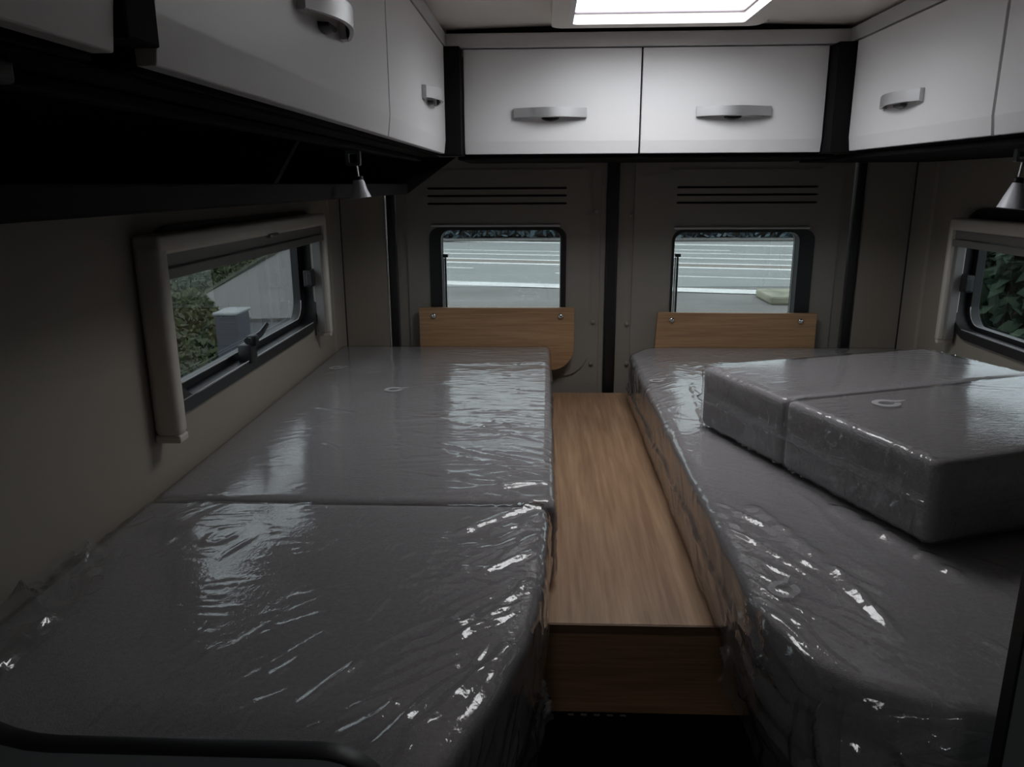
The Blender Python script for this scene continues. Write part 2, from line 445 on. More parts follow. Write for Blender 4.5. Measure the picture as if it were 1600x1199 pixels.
vs = lambda a0, a1: [(a0, a1, z-.0035, z+.0035) for z in (1.487, 1.463, 1.438)]
W1 = (-.382, .075, 1.02, 1.362); W2 = (.424, .887, 1.02, 1.352)
d1 = rear_door('door_1', -.492, .189, W1, vs(-.385, .075), (-.36, .130, 1.543, 1.592), [(.170, 1.044), (.165, .90), (.172, 1.41)])
d2 = rear_door('door_2', .262, .998, W2, vs(.432, .885), (.405, .90, 1.540, 1.59), [(.284, 1.039), (.287, .90), (.288, 1.40)])
# black seals and the corner pieces of the rear wall
rw = struct('wall_rear', (.25, YR, 0))
obj('corner_panel', box(BM(), XL, -.528, YR-.012, YR+.05, .0, 1.95, .004), M['wall'], rw)
obj('corner_panel', box(BM(), 1.034, XR, YR-.012, YR+.05, .0, 1.95, .004), M['wall'], rw)
obj('sill', box(BM(), -.53, 1.04, YR+.0, YR+.05, 0, .70), M['base'], rw)
for x0, x1 in ((-.526, -.490), (.189, .262), (.998, 1.034)):
    c = (x0+x1)/2; hw = .0195 if x1-x0 > .05 else .0135
    b = BM(); box(b, c-hw, c+hw, YR-.022, YR+.05, .70, 1.95, .007, 3); obj('door_seal', b, M['black'], rw, 'auto')
for x0, x1 in ((.189, .2045), (.2465, .262)):
    obj('door_return', box(BM(), x0, x1, YR-.004, YR+.05, .70, 1.95), M['doorlining'], rw)

def rear_window(name, win, pane, bar):
    o = struct(name, ((win[0]+win[1])/2, YR, win[2]))
    b = BM(); plate(b, rrect(*win, .035), [rrect(*pane, .030)], 'y', YR-.012, YR+.05); obj('rubber_frame', b, M['black'], o, 'auto')
    b = BM(); plate(b, rrect(pane[0]-.004, pane[1]+.004, pane[2]-.004, pane[3]+.004, .032), [rrect(pane[0]+.0015, pane[1]-.0015, pane[2]+.0015, pane[3]-.0015, .029)], 'y', YR+.032, YR+.036)
    obj('glass_edge', b, M['trim'], o, 'auto')
    b = BM(); plate(b, rrect(pane[0]-.003, pane[1]+.003, pane[2]-.003, pane[3]+.003, .03), [], 'y', YR+.037, YR+.041); obj('glass_pane', b, M['privacy'], o)
    b = BM(); box(b, win[0]+.005, win[1]-.02, YR-.016, YR-.004, win[3]+.001, win[3]+.009, .003); obj('drip_rail', b, M['trim'], o)
    b = BM(); box(b, bar[0], bar[0]+.0055, YR-.002, YR+.012, 1.03, bar[1], .001); box(b, bar[0]-.006, bar[0]+.012, YR-.004, YR+.014, bar[1], bar[1]+.011, .002)
    obj('slider_bar', b, M['blackgloss'], o)
    b = BM(); box(b, bar[0]-.0065, bar[0]-.002, YR+.004, YR+.012, 1.03, bar[1]-.002, .001); obj('slider_rail', b, M['trim'], o)
    return o
w1 = rear_window('window_1', W1, (-.343, .057, 1.03, 1.352), (-.334, 1.262))
w2 = rear_window('window_2', W2, (.432, .838, 1.03, 1.343), (.444, 1.262))

# ---- side windows
def side_window(name, wx, s, wn, lat_y, sy, sz):
    """s = +1 left wall (inside is +x), -1 right wall"""
    y0, y1, z0, z1, r = wn
    o = struct(name, (wx, (y0+y1)/2, z0))
    X = lambda d: wx+s*d
    ordr = lambda a, b_: (min(a, b_), max(a, b_))
    b = BM(); plate(b, rrect(y0-.06, y1+.014, z0-.024, z1+.03, r+.022, 8), [rrect(y0, y1, z0, z1, r, 8)], 'x', *ordr(X(-.061), X(.012))); obj('rubber_frame', b, M['black'], o, 'auto')
    # step of the acrylic sash frame and its pale edge line
    b = BM(); plate(b, rrect(y0-.01, y1+.005, z0-.004, z1+.008, r, 8), [rrect(y0+.04, y1-sy, z0+sz, z1-.01, r-.02, 8)], 'x', *ordr(X(-.046), X(-.026))); obj('sash_frame', b, M['black'], o, 'auto')
    for k, (g0, xx) in enumerate(((sz, -.0255), (.003, .0125))):
        yy0, yy1 = y0+.01, y1-(sy if k == 0 else .01); zz = z0+g0
        pts = [(X(xx), yy0, zz)]+[(X(xx), yy1-.05-.0+.0, zz)]
        if k == 0:
            for t in range(1, 8):
                a = -PI/2+PI/2*t/7; pts.append((X(xx), yy1-.05+.05*math.cos(a), zz+.05+.05*math.sin(a)))
        b = BM(); tube(b, pts, .0014, 6); obj('bright_edge', b, M['trim'], o, True)
    b = BM(); plate(b, rrect(y0+.03, y1-sy+.006, z0+sz-.006, z1+.0, r-.02, 8), [], 'x', *ordr(X(-.047), X(-.043))); obj('glass_pane', b, M['acrylic'], o)
    for ly in lat_y:
        b = BM(); box(b, *ordr(X(-.012), X(.020)), ly-.02, ly+.02, z0-.004, z0+.040, .004); box(b, *ordr(X(.006), X(.03)), ly-.010, ly+.012, z0+.035, z0+.06, .004)
        tube(b, [(X(.02), ly, z0+.05), (X(.027), ly+.03, z0+.058), (X(.027), ly+.075, z0+.072)], [.008, .007, .005], 8)
        tube(b, [(X(.02), ly-.02, z0+.052), (X(.024), ly-.045, z0+.055)], [.006, .008], 8)
        obj('latch', b, M['black'], o, 'auto')
    b = BM(); box(b, *ordr(X(-.012), X(.014)), y1-.05, y1-.0, z0+.105, z0+.155, .005); box(b, *ordr(X(-.0), X(.02)), y1-.062, y1-.03, z0+.11, z0+.15, .004); obj('side_catch', b, M['black'], o)
    b = BM(); lathe(b, [(.004, 0), (.0036, .002), (.002, .003)], (X(.012), y1+.0, z0+.215), 10, Matrix.Rotation(s*PI/2, 3, 'Y')); obj('screw', b, M['chrome'], o, True)
    return o
w3 = side_window('window_3', XL, 1, WINL, [1.72], .042, .016)
w4 = side_window('window_4', XR, -1, WINR, [1.66], .022, .012)

# ---- blind frames round the side windows
def blind(label, wx, s, ya, yb, zb, zt, dep=.05):
    X = lambda d: wx+s*d
    o = thing('window_blind', label, 'blind', (wx, (ya+yb)/2, zb))
    ordr = lambda a, b_: (min(a, b_), max(a, b_))
    for (a0, a1, nm) in ((ya, ya+.036, 'side_rail'), (yb-.018, yb, 'side_rail')):
        b = BM(); box(b, *ordr(X(.0), X(dep)), a0, a1, zb, zt, .014 if a1-a0 > .03 else .005, 4); obj(nm, b, M['cream'], o, 'auto')
        b = BM(); box(b, *ordr(X(.001), X(dep-.002)), a0+.002, a1-.001, zb-.011, zb+.004, .004); obj('end_cap', b, M['cream'], o)
    b = BM(); box(b, *ordr(X(.0), X(dep)), ya+.004, yb-.002, zt-.022, zt+.012, .008, 3); obj('top_cassette', b, M['cream'], o, 'auto')
    b = BM(); box(b, *ordr(X(.014), X(dep-.012)), ya+.03, yb-.018, zt-.045, zt-.020, .002); box(b, *ordr(X(.014), X(dep-.006)), ya+.03, yb-.018, zt-.066, zt-.047, .002); obj('blind_bar', b, M['blindgrey'], o)
    b = BM(); box(b, *ordr(X(.012), X(dep-.014)), yb-.034, yb-.017, zb+.004, zt-.06, .002); obj('guide_channel', b, M['blindgrey'], o)
    b = BM(); ym = ya+.55*(yb-ya); box(b, *ordr(X(dep-.008), X(dep+.004)), ym-.03, ym+.03, zt-.028, zt-.018, .003); obj('pull_tab', b, M['blindgrey'], o)
    return o
blind('cream roller blind frame round the left side window above the two wrapped mattresses', XL, 1, 1.268, 2.285, 1.066, 1.408)
blind('cream roller blind frame round the right side window beside the stacked cushions', XR, -1, 1.268, 2.272, 1.052, 1.39)

# ================================================================== OVERHEAD CUPBOARDS
ZB, ZT, ZCR = 1.578, 1.840, 1.611     # door bottom, door top, crease
def handle(door, P, along, out):
    """bow handle centred at P; along / out are unit vectors"""
    P, a, n = Vector(P), Vector(along), Vector(out); up = Vector((0, 0, 1))
    L, H = .0965, .0118; b = BM(); N = 20; rows = []
    for i in range(N+1):
        t = -1+2*i/N; bow = .005+.021*(1-t*t)**1.15; th = .0045+.001*(1-t*t)
        cz = .0015*(1-t*t); q = [P+a*(t*L)+n*(bow+(th if k in (1, 2) else 0))+up*(cz+(H if k in (2, 3) else -H)) for k in range(4)]
        rows.append([b.verts.new(v) for v in q])
    for r0, r1 in zip(rows, rows[1:]):
        for k in range(4): b.faces.new((r0[k], r0[(k+1) % 4], r1[(k+1) % 4], r1[k]))
    b.faces.new(rows[0]); b.faces.new(rows[-1][::-1])
    for sg in (-1, 1):
        c = P+a*(sg*(L-.010)); pts = []
        r = bmesh.ops.create_cube(b, size=1)
        for v in r['verts']: v.co = c+a*(v.co.x*.018)+n*(.0035+v.co.y*.009)+up*(v.co.z*.026)
    obj('handle', b, M['metal'], door, 'auto')
    b = BM(); c = P-up*.011
    prof = []
    for k in range(13):
        th = PI*k/12; prof.append((math.cos(th)*.024, -abs(math.sin(th))*.009))
    A = [b.verts.new(c+a*u+up*v+n*.0005) for u, v in prof]; B = [b.verts.new(c+a*(u*.8)+up*(v*.8)+n*.012) for u, v in prof]
    b.faces.new(A); b.faces.new(B[::-1])
    for i in range(len(A)): b.faces.new((A[i], A[(i+1) % 13], B[(i+1) % 13], B[i]))
    obj('latch', b, M['blackgloss'], door, 'auto')

def cupboard(label, axis, face, s, a0, a1, depth, hand=True, post=None, group=None, round_end=None):
    """axis 'x': doors run along x and face -y (rear row); 'y': doors run along y and face s*x"""
    mid = (a0+a1)/2
    loc = (mid, face+depth/2, ZB) if axis == 'x' else (face-s*depth/2, mid, ZB)
    t = thing('overhead_cupboard', label, 'cupboard', loc, group)
    b = BM(); g = .0025
    if axis == 'x': box(b, a0, a1, face+.020, face+depth, ZB-.004, ZT+.03)
    else:
        x0, x1 = sorted((face-s*.020, face-s*depth)); box(b, x0, x1, a0, a1, ZB-.004, ZT+.03)
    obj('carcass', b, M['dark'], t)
    # door: slab with the inward sloping strip along the bottom
    b = BM(); pr = [(0, ZT), (.018, ZT), (.018, ZB), (.004, ZB), (0, ZCR)]
    if axis == 'x': prism(b, [(face+d, z) for d, z in pr], 'x', a0+g, a1-g, .0012); fr = (mid, face, 1.681)
    else: prism(b, [(face-s*d, z) for d, z in pr], 'y', a0+g, a1-g, .0012); fr = (face, mid, 1.683)
    dr = obj('door', b, M['front'], t)
    if hand:
        if axis == 'x': handle(dr, (hand if hand is not True else mid, face, 1.681), (1, 0, 0), (0, -1, 0))
        else: handle(dr, (face, hand if hand is not True else mid, 1.690 if s > 0 else 1.674), (0, 1, 0), (s, 0, 0))
    return t
cupboard('white overhead cupboard across the back, left of the middle gap', 'x', 2.15, 1, -.215, .2535, .40, .0155)
cupboard('white overhead cupboard across the back, right of the middle gap', 'x', 2.15, 1, .2535, .732, .40, .4945)
FL, FR = -.257, .777
cupboard('left side overhead cupboard nearest the back wall, with a bow handle', 'y', FL, 1, 1.342, 2.092, .38, 1.80)
cupboard('long middle left overhead cupboard with the large dark handle at the top edge', 'y', FL, 1, .541, 1.340, .38, .955)
cupboard('dim left overhead cupboard nearest the camera, cut by the top left corner', 'y', FL, 1, -.30, .494, .38, .1)
cupboard('right side overhead cupboard nearest the back wall, with a tilted bow handle', 'y', FR, -1, 1.440, 2.092, .40, 1.80)
cupboard('right side overhead cupboard cut off by the right edge, no handle showing', 'y', FR, -1, .66, 1.436, .40, 1.05)
# dark corner posts and the small post between the left cupboards
def post(label, x0, x1, y0, y1, z0, z1):
    o = obj('corner_post', box(BM(), x0, x1, y0, y1, z0, z1, .0015), M['dark']); tag(o, label, 'post'); return o
post('dark post in the left rear corner between white cupboards', FL-.02, -.217, 2.094, 2.16, ZB-.004, ZT)
post('dark post in the right rear corner between white cupboards', .734, FR+.02, 2.094, 2.16, ZB-.004, ZT)
post('dark upright post between the two near left cupboards', FL-.02, FL+.003, .497, .538, 1.588, ZT)
# grey cornice above the doors
b = BM(); prism(b, [(2.134, ZT+.002), (2.134, 1.873), (2.139, 1.877), (2.20, 1.877), (2.20, ZT+.004)], 'x', FL, FR, .001); t1 = obj('trim_1', b, M['trim']); t1['kind'] = 'structure'
b = BM(); prism(b, [(FL+.001, ZT+.004), (FL+.001, 1.877), (FL-.004, 1.881), (FL-.10, 1.881), (FL-.10, ZT+.004)], 'y', -.4, 2.1505, .001); t2 = obj('trim_2', b, M['trim']); t2['kind'] = 'structure'
b = BM(); prism(b, [(FR-.001, ZT+.004), (FR-.001, 1.877), (FR+.004, 1.881), (FR+.10, 1.881), (FR+.10, ZT+.004)], 'y', .62, 2.1505, .001); t3 = obj('trim_3', b, M['trim']); t3['kind'] = 'structure'
b = BM(); box(b, FL, FR, 2.165, 2.20, 1.880, 1.93); t4 = obj('trim_4', b, M['dark']); t4['kind'] = 'structure'
b = BM(); box(b, FL-.06, FL-.02, -.4, 2.16, 1.86, 1.93); box(b, FR+.02, FR+.06, .62, 2.16, 1.86, 1.93); t5 = obj('trim_5', b, M['dark']); t5['kind'] = 'structure'

# open shelf under the left cupboards
sh = thing('open_shelf', 'black open shelf running under the left overhead cupboards', 'shelf', (-.53, 1.2, 1.475))
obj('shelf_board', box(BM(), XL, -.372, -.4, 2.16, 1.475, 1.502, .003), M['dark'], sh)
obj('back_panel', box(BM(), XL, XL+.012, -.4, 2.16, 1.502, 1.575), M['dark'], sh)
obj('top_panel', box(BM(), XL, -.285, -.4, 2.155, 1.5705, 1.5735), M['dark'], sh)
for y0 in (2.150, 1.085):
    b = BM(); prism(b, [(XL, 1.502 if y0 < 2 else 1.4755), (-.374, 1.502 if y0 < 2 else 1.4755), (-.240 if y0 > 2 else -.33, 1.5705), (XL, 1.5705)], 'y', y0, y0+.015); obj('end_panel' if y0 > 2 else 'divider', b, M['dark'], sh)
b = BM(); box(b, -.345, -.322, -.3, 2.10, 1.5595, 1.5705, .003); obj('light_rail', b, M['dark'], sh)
b = BM(); box(b, -.335, -.300, -.2, .455, 1.556, 1.5705, .003); obj('lit_rail_cover', b, M['base'], sh)
# valance under the right cupboards and under the rear ones
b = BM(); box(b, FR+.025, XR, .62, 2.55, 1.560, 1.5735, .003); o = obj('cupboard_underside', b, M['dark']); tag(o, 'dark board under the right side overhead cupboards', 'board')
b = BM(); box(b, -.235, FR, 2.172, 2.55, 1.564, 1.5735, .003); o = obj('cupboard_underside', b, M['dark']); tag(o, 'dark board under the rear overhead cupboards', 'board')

# reading lamps
def lamp(label, x, y, zm, zb, tilt, r):
    t = thing('reading_lamp', label, 'lamp', (x, y, zm))
    b = BM(); plate(b, rrect(x-.013, x+.013, zm-.024, zm+.002, .003, 3), [rrect(x-.008, x+.008, zm-.019, zm-.004, .002, 3)], 'y', y-.006, y+.006); obj('bracket', b, M['panelgrey'], t)
    R = Matrix.Rotation(tilt, 3, 'Y'); top = Vector((x+.004, y, zm-.022)); L = zm-.022-zb
    q = lambda d: top+R @ Vector((0, 0, -d))
    b = BM(); tube(b, [q(0), q(L*.36)], .0032, 12); obj('stem', b, M['chrome'], t, 'auto')
    b = BM(); lathe(b, [(.005, -L*.34), (.009, -L*.36), (.0095, -L*.46), (.006, -L*.47)], top, 20, R); obj('socket', b, M['blackgloss'], t, 'auto')
    b = BM(); lathe(b, [(.0085, -L*.45), (.0105, -L*.52), (r*.72, -L*.76), (r, -L), (r-.0025, -L), (r*.55, -L*.7)], top, 28, R); obj('shade', b, M['shade'], t, 'auto')
lamp('small reading lamp with frosted cone shade hanging under the left cupboards', -.338, 1.405, 1.557, 1.477, -.11, .0185)
lamp('small reading lamp with frosted cone shade at the right edge under the right cupboards', .905, 1.555, 1.560, 1.449, .10, .0255)

# ================================================================== BEDS
# bases
def bed_base(label, x0, x1, y0, y1, r):
    t = thing('bed_box', label, 'bed', ((x0+x1)/2, (y0+y1)/2, 0))
    b = BM(); prism(b, rrect(x0, x1, y0, y1, r), 'z', 0, .79); obj('plinth', b, M['base'], t, 'auto')
    b = BM(); prism(b, rrect(x0, x1, y0, y1, r), 'z', .79, .805); obj('top_board', b, M['base'], t, 'auto')
bed_base('dark base under the left bed beside the oak step', XL+.022, -.045, .60, 2.54, (0, .25, 0, 0))
bed_base('dark base under the right bed beside the oak step',   .358, XR-.022, .74, 2.54, (.15, 0, 0, 0))
# oak step unit in the aisle
st = thing('aisle_step', 'oak laminate step box between the two beds', 'step', (.14, 1.8, 0))
obj('step_top', box(BM(), -.010, .352, 1.112, 2.54, .790, .8090, .002), M['oak'], st)
obj('front_edge', box(BM(), -.0105, .352, 1.1085, 1.1118, .792, .8082, .0008), M['oakdark'], st)
obj('riser', box(BM(), -.010, .352, 1.128, 1.145, .630, .790), M['oakx'], st)
obj('lower_recess', box(BM(), -.010, .352, 1.26, 1.275, 0, .630), M['black'], st)
b = BM(); box(b, -.010, .352, 1.122, 1.275, .618, .630, .001); obj('recess_lid', b, M['dark'], st)
b = BM()
for k in range(5): box(b, .045+.022*k, .055+.022*k, 1.1200, 1.1235, .6285, .6300)
obj('glint_dash', b, M['metal'], st)  # tiny metal pieces put in for bright reflections along the recess edge

# boards bolted over the rear windows
def win_board(label, pts, bolts):
    t = thing('window_board', label, 'board', ((pts[0][0]+pts[1][0])/2, 2.555, .9))
    b = BM(); prism(b, pts, 'y', 2.552, 2.568, .0015); obj('board', b, M['oakx'], t)
    for bx, bz in bolts:
        b = BM(); R = Matrix.Rotation(PI/2, 3, 'X')
        lathe(b, [(.0045, -.05), (.0045, 0), (.0095, 0), (.0095, .0025), (.0078, .0055), (.004, .0072)], (bx, 2.552, bz), 18, R); obj('bolt', b, M['chrome'], t, 'auto')
a = rrect(-.418, .103, .885, 1.098, (.004, .075, .004, .004), 8)
win_board('oak board bolted across the foot of the left rear window', a, [(-.37, 1.071), (.058, 1.07)])
win_board('oak board bolted across the foot of the right rear window', [(.372, .90), (.888, .90), (.905, .95), (.905, 1.080), (.381, 1.083)], [(.428, 1.058), (.852, 1.055)])

# ---- mattresses and wraps
def mattress(name, label, dims, warp, h, film_m, r=.018, step=.0048, group=None, loc=None, marks=(), dome=.004, side=None, fm=None):
    """warp maps (n,3) box coords to world; h(Pworld, N, Pbox) -> wrap displacement in metres"""
    L, W, H = dims
    t = thing(name, label, 'mattress' if 'mattress' in name else 'cushion', loc, group)
    def shape(st, off):
        P, F = softbox(L, W, H, r, st, min(st, .01)); B = P.copy()
        u, v = P[:, 0]/L, P[:, 1]/W
        top = P[:, 2] > H*.5
        P[:, 2] += np.where(top, dome*(1-(2*u-1)**4)*(1-(2*v-1)**4), 0)
        Wd = warp(P); N = vnormals(Wd, F)
        if (N[:, 2]*(B[:, 2] > H-1e-4)).sum() < 0: N = -N; F = F[:, ::-1]
        return Wd, F, N, B
    P, F, N, B = shape(.012, 0)
    link('ticking', npmesh(P, F), fm or M['fabric'], t, True)
    P, F, N, B = shape(step, 0)
    d = .0035+h(P, N, B)
    d = np.where(N[:, 2] < -.5, np.minimum(d, .0), np.maximum(d, .001))
    P = P+N*d[:, None]; P[:, 2] = np.maximum(P[:, 2], warp(np.zeros((1, 3)))[0, 2]-.001)
    wrap = link('plastic_wrap', npmesh(P, F), film_m, t, True)
    for (mx, my, rad, ang, zt) in marks:
        near = P[(np.abs(P[:, 0]-mx) < .08) & (np.abs(P[:, 1]-my) < .08) & (N[:, 2] > .5)]
        zs = lambda x, y: float(near[np.argsort((near[:, 0]-x)**2+(near[:, 1]-y)**2)[:3], 2].max())+.0012
        b = BM(); n = 18; ca, sa = math.cos(ang), math.sin(ang); ri = rad*.55
        A = []; Bv = []
        for k in range(n+1):
            th = math.radians(25)+math.radians(320)*k/n
            for lst, rr in ((A, rad), (Bv, ri)):
                x, y = rr*math.cos(th)*1.15, rr*math.sin(th); lst.append(b.verts.new((mx+ca*x-sa*y, my+sa*x+ca*y, zs(mx+ca*x-sa*y, my+sa*x+ca*y))))
        for k in range(n): b.faces.new((A[k], A[k+1], Bv[k+1], Bv[k]))
        q = [(rad*.9, rad*.1), (rad*2.0, rad*.35), (rad*1.9, rad*.55), (rad*.8, rad*.5)]
        b.faces.new([b.verts.new((mx+ca*x-sa*y, my+sa*x+ca*y, zs(mx+ca*x-sa*y, my+sa*x+ca*y))) for x, y in q])
        obj('printed_mark', b, M['print'], wrap)
    return t, wrap

def streaks(x, y, ang, wl, ww, seed, wd=.10, bend=.02):
    """sharp raised creases running along angle ang: wl long, ww apart"""
    c, s = math.cos(ang), math.sin(ang)
    x2 = x+bend*pn(x/.25, y/.25, seed+3); y2 = y+bend*pn(x/.25, y/.25, seed+5)
    u, v = c*x2+s*y2, -s*x2+c*y2
    n = pn(u/wl, v/ww, seed)
    return ridge(n, wd)*sst(-.15, .5, pn(u/(wl*.7), v/(ww*3.1), seed+1)+.15)

def folds(x, y, lst, seed):
    """single pinched creases of the film: (x0, y0, x1, y1, half width, height)"""
    a = np.zeros_like(x)
    for k, (x0, y0, x1, y1, wd, hh) in enumerate(lst):
        dx, dy = x1-x0, y1-y0; L = math.hypot(dx, dy); s = ((x-x0)*dx+(y-y0)*dy)/L
        n = (-(x-x0)*dy+(y-y0)*dx)/L+.004*pn(s/.04, s*0+k, seed+k)
        a = np.maximum(a, hh*ridge(n, wd)*sst(-.01, .03, s)*sst(L+.01, L-.04, s)*(.75+.5*pn(s/.03, s*0+k, seed+50+k)))
    return a
LFF = [(-0.26, 0.669, -0.199, 0.765, 0.005, 0.004), (-0.244, 0.626, -0.207, 0.661, 0.005, 0.004), (-0.204, 0.623, -0.151, 0.68, 0.008, 0.005), (-0.179, 0.637, -0.141, 0.707, 0.005, 0.004), (-0.17, 0.779, -0.021, 0.9, 0.004, 0.004), (-0.176, 0.745, -0.026, 0.878, 0.004, 0.004), (-0.107, 0.685, -0.028, 0.805, 0.006, 0.006), (-0.11, 0.791, -0.01, 0.961, 0.004, 0.004), (-0.137, 1.083, -0.004, 1.213, 0.007, 0.006), (-0.294, 0.627, -0.295, 0.689, 0.004, 0.003), (-0.325, 0.65, -0.282, 0.651, 0.003, 0.003), (-0.453, 0.634, -0.453, 0.702, 0.004, 0.003), (-0.317, 0.723, -0.289, 0.736, 0.005, 0.004), (-0.3, 0.707, -0.271, 0.773, 0.004, 0.0035), (-0.094, 0.959, -0.007, 1.038, 0.004, 0.004), (-0.07, 0.996, -0.002, 1.103, 0.004, 0.004)]
LRF = [(-0.558, 1.776, -0.444, 1.725, 0.004, 0.003), (-0.224, 1.509, -0.005, 1.384, 0.004, 0.0035), (-0.203, 1.45, 0.003, 1.334, 0.004, 0.003), (-0.101, 1.275, -0.015, 1.302, 0.005, 0.004), (-0.583, 1.204, -0.562, 1.254, 0.005, 0.004), (-0.216, 1.665, 0.003, 1.535, 0.004, 0.003), (-0.47, 1.523, -0.417, 1.476, 0.004, 0.003)]
RBF = [(0.404, 1.007, 0.429, 0.82, 0.009, 0.008), (0.345, 1.223, 0.404, 1.002, 0.012, 0.006), (0.364, 1.041, 0.399, 0.96, 0.004, 0.004), (0.295, 1.221, 0.363, 1.11, 0.004, 0.004), (0.274, 0.922, 0.318, 0.793, 0.006, 0.006), (0.307, 0.845, 0.311, 0.804, 0.004, 0.005), (0.485, 1.213, 0.58, 0.937, 0.016, 0.009), (0.396, 0.82, 0.395, 0.782, 0.004, 0.005), (0.302, 1.16, 0.319, 1.069, 0.004, 0.004), (0.4, 2.025, 0.352, 1.544, 0.006, 0.004)]
ZM = .810; HM = .160
# left rear mattress
def warp_lr(P):
    Q = P.copy(); Q[:, 0] = XL+.006+P[:, 0]; Q[:, 1] = 1.222+P[:, 1]; Q[:, 2] = ZM+P[:, 2]; return Q
LR = (.706, 1.316, HM)
def h_lr(P, N, B):
    x, y, z = P.T; top = sst(.6, .95, N[:, 2])
    m = sst(-.42, -.12, x)
    a = streaks(x, y, .05, .22, .030, 1)*.0028*m+streaks(x, y, -.25, .16, .022, 2)*.0020*m*sst(2.1, 1.6, y)
    a = a+streaks(x, y, .08, .10, .011, 12, .18)*.0011*m*sst(1.5, 1.75, y)
    a = a+streaks(x, y, .5, .12, .03, 3)*.0010*sst(.25, .6, pn(x/.2, y/.2, 4)+.2)*(1-m)
    a = a+.0016*pn(x/.18, y/.18, 6)
    a = a+ridge((y-1.30-.20*(x+.0)+.01*pn(x/.1, y, 9)), .006)*.004*sst(-.28, -.05, x)
    a = a+folds(x, y, LRF, 200)
    s_ = (1-top)*(.004*pn(y/.09, z/.05, 7)+.006*streaks(y, z, .2, .12, .03, 8))
    return a*top+s_*.4
t, wrap = mattress('mattress', 'grey plastic-wrapped mattress against the rear window, back half of left bed', LR, warp_lr, h_lr, FILM_A, loc=(-.335, 1.88, ZM),
    marks=((-.392, 1.935, .021, .3, 0), (-.612, 2.19, .018, .2, 0)))
# left front mattress, its aisle corner cut round
def xr_l(y): return np.interp(y, [.50, .605, .697, .76, .816, .90, 1.0, 1.3], [-.175, -.092, -.056, -.036, -.020, -.006, .004, .012])
def warp_lf(P):
    Q = P.copy(); Q[:, 1] = .525+P[:, 1]; u = P[:, 0]/LF[0]; Q[:, 0] = XL+.006+u*(xr_l(Q[:, 1])-XL-.006)
    Q[:, 2] = ZM+P[:, 2]; return Q
LF = (.70, .694, HM)
def h_lf(P, N, B):
    x, y, z = P.T; top = sst(.6, .95, N[:, 2])
    m = sst(-.35, -.02, x)
    # creases fanning out from the rounded aisle corner
    a = streaks(x, y, .75, .25, .035, 21)*.0032*sst(-.45, -.15, x)*sst(1.05, .80, y)
    a = a+streaks(x, y, .95, .15, .02, 22, .14)*.0024*sst(-.20, -.05, x)
    a = a+streaks(x, y, .12, .16, .022, 23)*.0022*m*sst(.85, 1.0, y)
    a = a+streaks(x, y, .0, .10, .018, 24)*.0018*sst(-.62, -.5, x)*sst(-.25, -.38, x)
    a = a+streaks(x, y, 1.25, .14, .06, 25, .07)*.0024*sst(-.1, .2, pn(x/.22, y/.22, 26))
    a = a+.0016*pn(x/.16, y/.16, 27)+.004*ridge(y-1.195-.12*(x-.0), .010)*sst(-.12, -.0, x)
    a = a+folds(x, y, LFF, 300)
    # loose crumple in the wall corner
    k = sst(-.50, -.64, x); a = a+k*(.010*np.abs(pn(x/.07, y/.10, 28))+.004*streaks(x, y, 1.1, .12, .03, 29))
    s_ = (1-top)*(.005*np.abs(pn(y/.10, z/.06, 30))+.003*streaks(y, z, .9, .12, .04, 31))
    return a*top+s_
t, wrap_lf = mattress('mattress', 'grey plastic-wrapped mattress nearest the camera, front half of left bed', LF, warp_lf, h_lf, FILM_B, loc=(-.35, .86, ZM))
# right long mattress
RB = (.893, 1.76, HM)
def yn_r(x): return np.interp(x, [.27, .276, .287, .300, .313, .345, .379, .42, .468, .6, 1.2], [.98, .92, .86, .81, .775, .745, .725, .708, .693, .675, .66])
def warp_rb(P):
    Q = P.copy(); u = P[:, 0]; v = P[:, 1]/RB[1]
    y1 = 2.535-.105*np.exp(-((u)/.05)**2)
    Q[:, 0] = .279+u; y0 = yn_r(Q[:, 0]); Q[:, 1] = y0+v*(y1-y0); Q[:, 0] -= .010*(1-v)*0
    Q[:, 2] = ZM+P[:, 2]; return Q
def h_rb(P, N, B):
    x, y, z = P.T; top = sst(.6, .95, N[:, 2])
    # creases running back from the near corner, along the bed
    a = streaks(x, y, 1.95, .25, .045, 41)*.0034*sst(1.5, 1.1, y)
    a = a+streaks(x, y, 2.2, .15, .03, 42, .13)*.0014*sst(1.4, 1.0, y)
    a = a+streaks(x, y, .9, .10, .03, 43)*.0016*sst(1.5, 1.8, y)
    a = a+streaks(x, y, 2.6, .10, .02, 44)*.0011
    # one strong fold and the ridge along the cushions
    def fold(x0, y0, x1, y1, wd, hh):
        dx, dy = x1-x0, y1-y0; L = math.hypot(dx, dy); s = ((x-x0)*dx+(y-y0)*dy)/L; n = (-(x-x0)*dy+(y-y0)*dx)/L+.006*pn(s/.05, s*0, 45)
        return hh*ridge(n, wd)*sst(0, .06, s)*sst(L, L-.06, s)
    a = a+folds(x, y, RBF, 400)
    a = a+.0020*pn(x/.16, y/.16, 46)
    low = sst(1.02, .78, y)
    s_ = (1-top)*((.003+.012*low)*np.abs(pn((x+y)/.14, z/.06, 47))+.006*streaks(y+x, z, .6, .16, .05, 48)*(.4+1.6*low)+.007*ridge(z-.885+.03*(y-1.6)-.01*pn(y/.1, z*0, 49), .006)*sst(.9, 1.1, y))
    return a*top+s_
t, wrap_rb = mattress('mattress', 'long grey plastic-wrapped mattress of the right bed, cushions lying on it', RB, warp_rb, h_rb, FILM_B, loc=(.75, 1.6, ZM), step=.0055,
    marks=((.322, .935, .020, .9, 0), (.312, 2.06, .018, .4, 0)))

